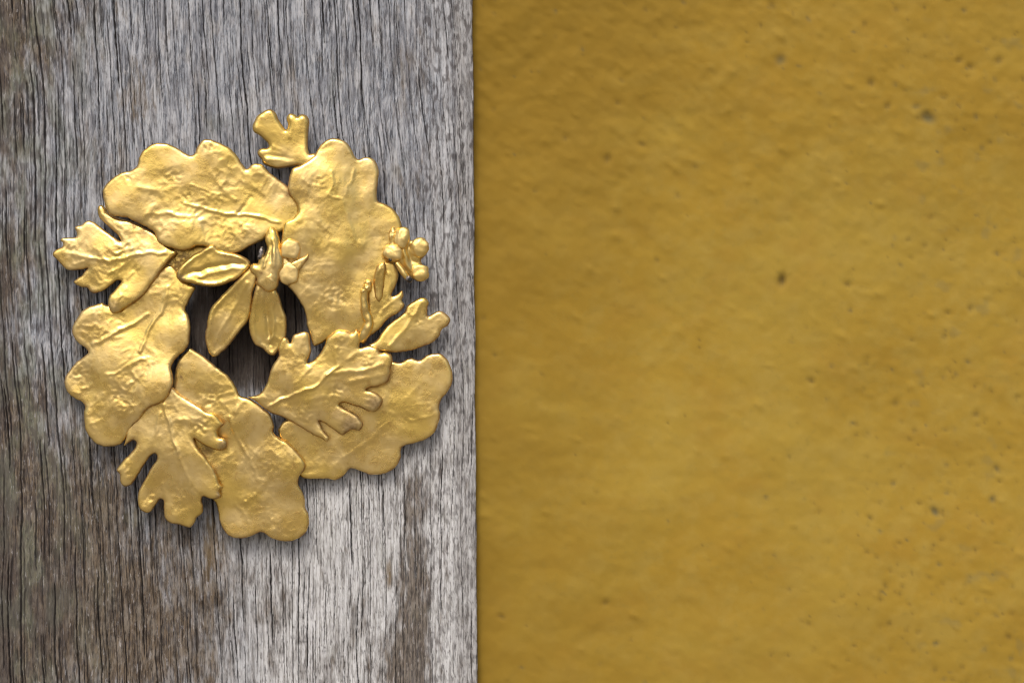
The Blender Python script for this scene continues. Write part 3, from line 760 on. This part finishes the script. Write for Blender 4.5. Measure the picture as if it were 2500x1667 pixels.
# ---- B: the tall oak leaf right of the centre
vb = Z2([(1075, 560), (1085, 760), (1080, 950), (1070, 1200), (1050, 1350)]) + Z5([(700, 600), (640, 850), (600, 1150)])
leaf('oak_leaf', Z2([(410, 860), (420, 790), (432, 730), (450, 685), (520, 650), (600, 600), (660, 550), (690, 490), (740, 425), (790, 395), (830, 385), (910, 395), (975, 435), (1010, 490), (1040, 550), (1080, 588), (1130, 565), (1200, 570),
    (1250, 620), (1272, 700), (1265, 800), (1255, 900), (1268, 985), (1330, 1010), (1400, 1050), (1450, 1110), (1485, 1180), (1492, 1240)]) +
    Z5([(1200, 150), (1180, 300), (1130, 480), (1050, 650), (950, 850), (870, 1100), (800, 1200), (640, 1230), (450, 1260), (370, 1300), (300, 1330), (268, 1270), (245, 1180), (218, 1110), (215, 1050), (190, 940), (140, 850), (80, 760), (20, 700), (-30, 600), (-60, 500)]) +
    Z2([(330, 1420), (350, 1350), (365, 1260), (385, 1190), (460, 1150), (505, 1090), (498, 1030), (450, 960), (418, 910)]),
    Z2([(430, 800, 64), (850, 430, 46), (1200, 620, 40), (1430, 1150, 38), (700, 900, 58), (420, 1250, 66), (900, 1500, 56)]) + Z5([(250, 1150, 48), (150, 700, 54), (900, 500, 46), (1100, 300, 40)]), wreath, thick=8, rr=9, crease=.6, puff=5, cw=60,
    veins=[(vb, -5, 34, 1), (Z2([(820, 700), (845, 800), (830, 880), (800, 920), (870, 960), (930, 970)]), 4, 4, 1), (Z2([(1035, 680), (1020, 790), (970, 860), (960, 940)]), 4, 4, 1), (Z2([(560, 780), (640, 860), (690, 840)]), 3, 5),
           (Z2([(690, 500), (860, 450), (960, 470)]), -3, 10), (Z2([(930, 1000), (1000, 1200), (1040, 1350)]), 3, 8, 1)],
    dents=[(*Z5([(800, 240)])[0], 10, 5), (*Z2([(700, 800)])[0], 20, -4), (*Z2([(860, 920)])[0], 8, -4), (*Z5([(520, 800)])[0], 30, -5), (*Z2([(460, 1060)])[0], 12, 5)],
    grime=[])
# ---- K: small yellow leaf under the twig
leaf('hawthorn_leaf', Z5([(980, 480), (1050, 430), (1130, 440), (1190, 560), (1165, 680), (1115, 795), (1150, 790), (1190, 765), (1230, 738), (1242, 790), (1225, 840), (1252, 880), (1230, 940), (1180, 980), (1080, 1040), (1010, 1120), (950, 1180),
    (880, 1230), (820, 1305), (770, 1260), (790, 1180), (860, 1080), (870, 900), (860, 760), (900, 660), (940, 560)]),
    Z5([(1080, 500, 50), (1200, 850, 50), (820, 1270, 54), (900, 800, 54)]), wreath, thick=7, rr=7, crease=.5, crumple=.7, puff=2,
    veins=[(Z5([(1085, 560), (1100, 700), (1080, 830)]), 5, 5, 1), (Z5([(1040, 920), (1120, 860), (1220, 790)]), 3, 4), (Z5([(950, 700), (1000, 900), (900, 1150)]), -4, 8)])
leaf('sepal', Z5([(975, 465), (1045, 440), (1062, 500), (1048, 600), (1036, 720), (1022, 820), (980, 862), (942, 815), (928, 700), (924, 620), (942, 540)]),
    Z5([(1010, 480, 66), (980, 820, 56)]), wreath, thick=9, rr=8, crease=.3, crumple=.8, puff=2, veins=[(Z5([(1020, 480), (980, 640), (975, 800)]), -9, 4, 1), (Z5([(1000, 500), (955, 640), (960, 780)]), 9, 4, 1)], gstep=3.2)
tube('twig', [(*p[:2], p[2], p[3]) for p in Z5([(882, 655, 78, 9), (868, 690, 78, 10), (852, 720, 78, 10.5), (835, 760, 78, 9), (828, 820, 76, 9.5), (835, 900, 74, 11), (850, 980, 72, 11), (880, 1070, 72, 12), (862, 1150, 72, 12), (820, 1215, 70, 11), (790, 1270, 64, 9)])], wreath, amp=.12)
lump('bud', *Z5([(872, 655)])[0], 80, 9.5, 7, 9, -20, wreath)
lump('bud', *Z5([(866, 706)])[0], 82, 10.5, 10, 10, -20, wreath, amp=.12)
lump('bud', *Z5([(828, 748)])[0], 80, 8, 8, 9, 0, wreath, amp=.15)
lump('pit', *Z5([(826, 746)])[0], 86, 3.2, 3.0, 3.2, 0, wreath, mat=TARN)
# ---- I: right leaf
leaf('small_leaf', Z5([(880, 1310), (950, 1270), (1000, 1200), (1060, 1120), (1130, 1060), (1200, 1010), (1250, 960), (1280, 900), (1350, 850), (1430, 810), (1480, 818), (1508, 870), (1495, 930), (1500, 1005), (1540, 990), (1590, 960), (1640, 955),
    (1700, 990), (1737, 1040), (1720, 1100), (1650, 1150), (1620, 1220), (1550, 1290), (1450, 1330), (1330, 1370), (1220, 1390), (1100, 1395), (1000, 1390), (900, 1400), (820, 1380)]),
    Z5([(1450, 850, 38), (1700, 1050, 34), (1400, 1320, 34), (1000, 1300, 52), (1250, 1150, 42)]), wreath, thick=8, rr=9, crease=.6, puff=5,
    veins=[(Z5([(1100, 1330), (1250, 1150), (1340, 1020), (1440, 850)]), 4, 7, 1), (Z5([(1290, 960), (1340, 1000), (1400, 950)]), 4, 5)],
    dents=[(*Z5([(1310, 1265)])[0], 6, 4), (*Z5([(1400, 1060)])[0], 12, -4), (*Z5([(1500, 1010)])[0], 10, 4)])
# ---- H: hawthorn leaf in front, right of the gap
leaf('hawthorn_leaf', Z8([(20, 705), (60, 700), (130, 672), (180, 610), (210, 540), (240, 440), (290, 360), (308, 330), (300, 270), (320, 200), (350, 162), (385, 165), (410, 212), (440, 140), (490, 120), (550, 108), (582, 130), (592, 200), (603, 270), (590, 330),
    (572, 392), (620, 370), (680, 310), (720, 240), (750, 170), (800, 120), (860, 92), (920, 100), (970, 122), (1012, 88), (1040, 120), (1052, 190), (1045, 255), (1090, 243), (1140, 238), (1200, 255), (1235, 302), (1280, 298), (1330, 320),
    (1342, 380), (1325, 440), (1322, 510), (1290, 570), (1220, 605), (1140, 618), (1100, 640), (1150, 650), (1205, 675), (1252, 730), (1232, 790), (1180, 838), (1120, 832), (1050, 800), (970, 775), (900, 755), (855, 770), (920, 815),
    (1010, 865), (1055, 910), (1072, 960), (1040, 1012), (980, 997), (930, 1022), (890, 1050), (840, 1025), (790, 990), (730, 948), (672, 922), (690, 970), (730, 1030), (765, 1075), (740, 1112), (690, 1080), (620, 1050), (540, 1000), (440, 940),
    (320, 880), (220, 842), (150, 790), (90, 740)]),
    Z8([(100, 720, 46), (350, 250, 50), (550, 200, 52), (900, 150, 62), (1280, 380, 62), (1200, 750, 62), (980, 950, 60), (600, 1000, 52), (650, 600, 60), (300, 830, 48)]), wreath, thick=9, rr=9, crease=.8, puff=4, cw=42,
    veins=[(Z8([(180, 810), (300, 745), (450, 680), (600, 625), (690, 575), (760, 490), (850, 430)]), 10, 5, 1), (Z8([(380, 640), (390, 520), (360, 420)]), 5, 6), (Z8([(740, 500), (900, 470), (1080, 460), (1250, 400)]), 6, 7, 1),
           (Z8([(860, 420), (820, 300), (930, 160)]), 4, 7), (Z8([(600, 440), (500, 540), (430, 590)]), 4, 5), (Z8([(960, 560), (1120, 530), (1260, 500)]), 4, 8), (Z8([(940, 360), (1020, 300), (1160, 290)]), 4, 7), (Z8([(560, 740), (700, 700), (850, 700)]), 3, 8)],
    stains=[(*Z8([(1180, 760)])[0], 22, .9), (*Z8([(960, 960)])[0], 30, .9), (*Z8([(860, 860)])[0], 16, .5), (*Z8([(1310, 540)])[0], 16, .5)], grime=[(*Z8([(760, 770)])[0], 10, .4)], dents=[(*Z8([(840, 640)])[0], 20, -5), (*Z8([(1120, 380)])[0], 16, 5), (*Z8([(560, 860)])[0], 26, 4), (*Z8([(1100, 730)])[0], 14, -3), (*Z8([(460, 600)])[0], 6, 4), (*Z8([(880, 230)])[0], 14, -5)])
print('big leaves', round(time.time() - T0, 1))

# ---- slender leaves of the middle sprig
leaf('slender_leaf', Z4([(145, 600), (170, 540), (240, 470), (330, 400), (420, 350), (500, 300), (545, 300), (600, 350), (750, 385), (830, 410), (920, 465), (930, 530), (880, 590), (800, 660), (700, 700), (600, 735), (500, 745), (400, 730), (300, 705), (200, 685), (152, 650)]),
    Z4([(200, 600, 60), (500, 350, 56), (880, 500, 56), (500, 700, 52)]), wreath, thick=9, rr=9, crease=.4, crumple=.6, puff=-3, lip=4, cw=30,
    stains=[(*Z4([(190, 655)])[0], 12, .9)], grime=[(*Z4([(880, 450)])[0], 12, .6), (*Z4([(400, 560)])[0], 9, .35)], veins=[(Z4([(280, 600), (450, 560), (650, 515), (850, 500)]), -10, 8, 1), (Z4([(400, 640), (600, 580), (850, 540)]), 6, 7, 1), (Z4([(190, 600), (250, 500), (350, 420), (500, 335)]), 14, 8, 1)])
leaf('slender_leaf', Z4([(950, 540), (1010, 600), (990, 720), (962, 800), (945, 950), (912, 1090), (870, 1150), (800, 1240), (720, 1340), (630, 1430), (540, 1490), (490, 1460), (460, 1380), (440, 1270), (460, 1170), (480, 1050), (520, 950), (600, 860), (700, 760), (800, 670), (880, 590)]),
    Z4([(950, 600, 62), (700, 1000, 46), (500, 1400, 38), (500, 1000, 46)]), wreath, thick=8, rr=8, crease=.5, crumple=.7, puff=-1, lip=2.5, cw=30,
    veins=[(Z4([(900, 700), (780, 930), (640, 1170), (560, 1330)]), 5, 6, 1), (Z4([(840, 660), (620, 890), (520, 1020), (480, 1250)]), 12, 8, 1)])
leaf('slender_leaf', Z4([(1020, 690), (1080, 720), (1180, 730), (1225, 800), (1270, 950), (1312, 1080), (1312, 1200), (1300, 1300), (1240, 1400), (1180, 1472), (1110, 1452), (1050, 1392), (980, 1360), (930, 1260), (913, 1120), (940, 960), (970, 820), (995, 730)]),
    Z4([(1100, 750, 64), (1100, 1100, 48), (1150, 1420, 42)]), wreath, thick=8, rr=8, crease=1.2, crumple=1.0, puff=-2, lip=3, cw=24,
    veins=[(Z4([(1110, 780), (1090, 950), (1120, 1150), (1140, 1350)]), -14, 7, 1), (Z4([(1190, 800), (1170, 1000), (1180, 1200), (1140, 1330)]), 11, 6, 1), (Z4([(1010, 780), (965, 1000), (960, 1180), (1010, 1330)]), 14, 8, 1), (Z4([(1130, 1300), (1190, 1270), (1240, 1300)]), 8, 6)])
# ---- bud cluster in the middle
p4 = lambda x, y: Z4([(x, y)])[0]
clu = leaf('bud_stalk', Z4([(1110, 330), (1092, 250), (1110, 165), (1160, 112), (1215, 150), (1250, 240), (1262, 330), (1290, 430), (1300, 520), (1250, 600), (1245, 660), (1225, 760), (1150, 800), (1080, 780), (1010, 720), (1000, 650),
    (940, 590), (935, 520), (975, 490), (1010, 500), (1030, 440), (1090, 400)]), Z4([(1160, 160, 66), (1180, 400, 72), (1120, 650, 68), (970, 540, 64)]), wreath, thick=12, rr=12, crease=1.6, crumple=1.6, puff=12, cw=20, gstep=3, wob=1.6,
    veins=[(Z4([(1180, 250), (1200, 400), (1190, 540)]), 9, 5, 1), (Z4([(1130, 340), (1110, 450), (1080, 540)]), 9, 5, 1), (Z4([(1155, 300), (1160, 480)]), -9, 4, 1)], grime=[(*Z4([(1060, 600)])[0], 9, .8), (*Z4([(1100, 320)])[0], 8, .6), (*Z4([(1230, 560)])[0], 8, .6), (*Z4([(980, 640)])[0], 9, .6)])
lump('bud', *p4(1150, 215), 80, 12, 24, 11, 8, clu, amp=.10, groove=.12)
lump('bud', *p4(1145, 652), 84, 20, 21, 17, 0, clu, amp=.10)
lump('bud', *p4(990, 570), 74, 10, 17, 12, -38, clu, amp=.12)
lump('bud', *p4(1025, 705), 72, 8.5, 11, 10, 0, clu, amp=.12)
lump('bud', *p4(1052, 395), 86, 7.5, 18, 9, 14, clu, mat=TARN, amp=.08)
lump('berry', *p4(1362, 355), 80, 23.5, 24, 20, 12, clu, amp=.09, tilt=(-.15, 0), sq=.72)
lump('berry', *p4(1345, 600), 76, 25, 27, 20, 20, clu, amp=.10, sq=.75)
lump('berry', *p4(1290, 500), 78, 16, 16, 14, 0, clu, amp=.08)
leaf('bract', Z4([(1360, 500), (1420, 460), (1490, 430), (1550, 400), (1550, 440), (1500, 510), (1440, 580), (1400, 560)]), Z4([(1400, 500, 72), (1570, 380, 70)]), clu, thick=6, rr=7, crease=0, crumple=.5, puff=1, gstep=3)

# ---- blossom on the right
p5 = lambda x, y: Z5([(x, y)])[0]
blo = leaf('blossom', Z5([(1092, 110), (1130, 72), (1170, 95), (1228, 68), (1290, 108), (1312, 200), (1335, 205), (1400, 176), (1470, 192), (1512, 270), (1490, 350), (1432, 412), (1440, 455), (1502, 530), (1500, 605), (1450, 640), (1380, 636),
    (1330, 605), (1280, 570), (1215, 510), (1170, 455), (1100, 440), (1045, 400), (1034, 340), (1060, 268), (1092, 238), (1088, 160)]),
    Z5([(1220, 150, 58), (1130, 350, 62), (1420, 280, 50), (1420, 560, 48), (1280, 420, 54)]), wreath, thick=10, rr=11, crease=.4, crumple=1.0, puff=4, gstep=3, wob=1.0,
    veins=[(Z5([(1240, 270), (1270, 400), (1320, 540)]), 14, 8, 1), (Z5([(1320, 220), (1300, 330), (1330, 430), (1400, 440)]), -12, 7, 1), (Z5([(1150, 230), (1230, 300)]), -10, 6, 1)],
    grime=[(*p5(1100, 400), 9, .8), (*p5(1160, 470), 9, .8)], stains=[(*p5(1100, 430), 8, .5)])
lump('petal', *p5(1232, 182), 74, 19, 26, 12, 8, blo, amp=.10, sq=.82)
lump('petal', *p5(1128, 150), 64, 9, 18, 12, 10, blo, amp=.10)
lump('petal', *p5(1412, 280), 65, 24, 22, 11, -35, blo, amp=.09, sq=.82)
lump('petal', *p5(1414, 548), 62, 23, 21, 11, 20, blo, amp=.09, sq=.82)
lump('petal', *p5(1140, 342), 76, 24, 20, 13, 12, blo, amp=.10, sq=.85)
tube('stamen', [(*p5(1180, 450), 80, 6), (*p5(1220, 510), 82, 7), (*p5(1270, 585), 82, 7.5), (*p5(1310, 625), 80, 7)], blo, amp=.12)
lump('stamen_tip', *p5(1308, 622), 86, 10, 7.5, 7, 45, blo, mat=TARN)
lump('pit', *p5(1108, 418), 84, 4.5, 3.2, 3.5, 40, blo, mat=TARN)

# ---- short studs that hold the wreath off the post (behind the leaves)
for (x, y, h) in ((430, 450, 34), (820, 420, 34), (660, 1150, 22), (300, 900, 30), (950, 1020, 15)):
    tube('mounting_stud', [(x, y, -6, 9), (x + .5, y, 6, 9), (x + 1, y, h, 9)], wreath)

# the wreath's empty stands at its foot on the post; parts keep their places
base = Vector(((640 - CX) * S, 0, (CY - 1320) * S))
wreath.location = base
for o in wreath.children:
    o.location = -base
print('done', round(time.time() - T0, 1), 'tris', sum(len(o.data.loop_triangles) or 0 for o in scene.objects if o.type == 'MESH'))
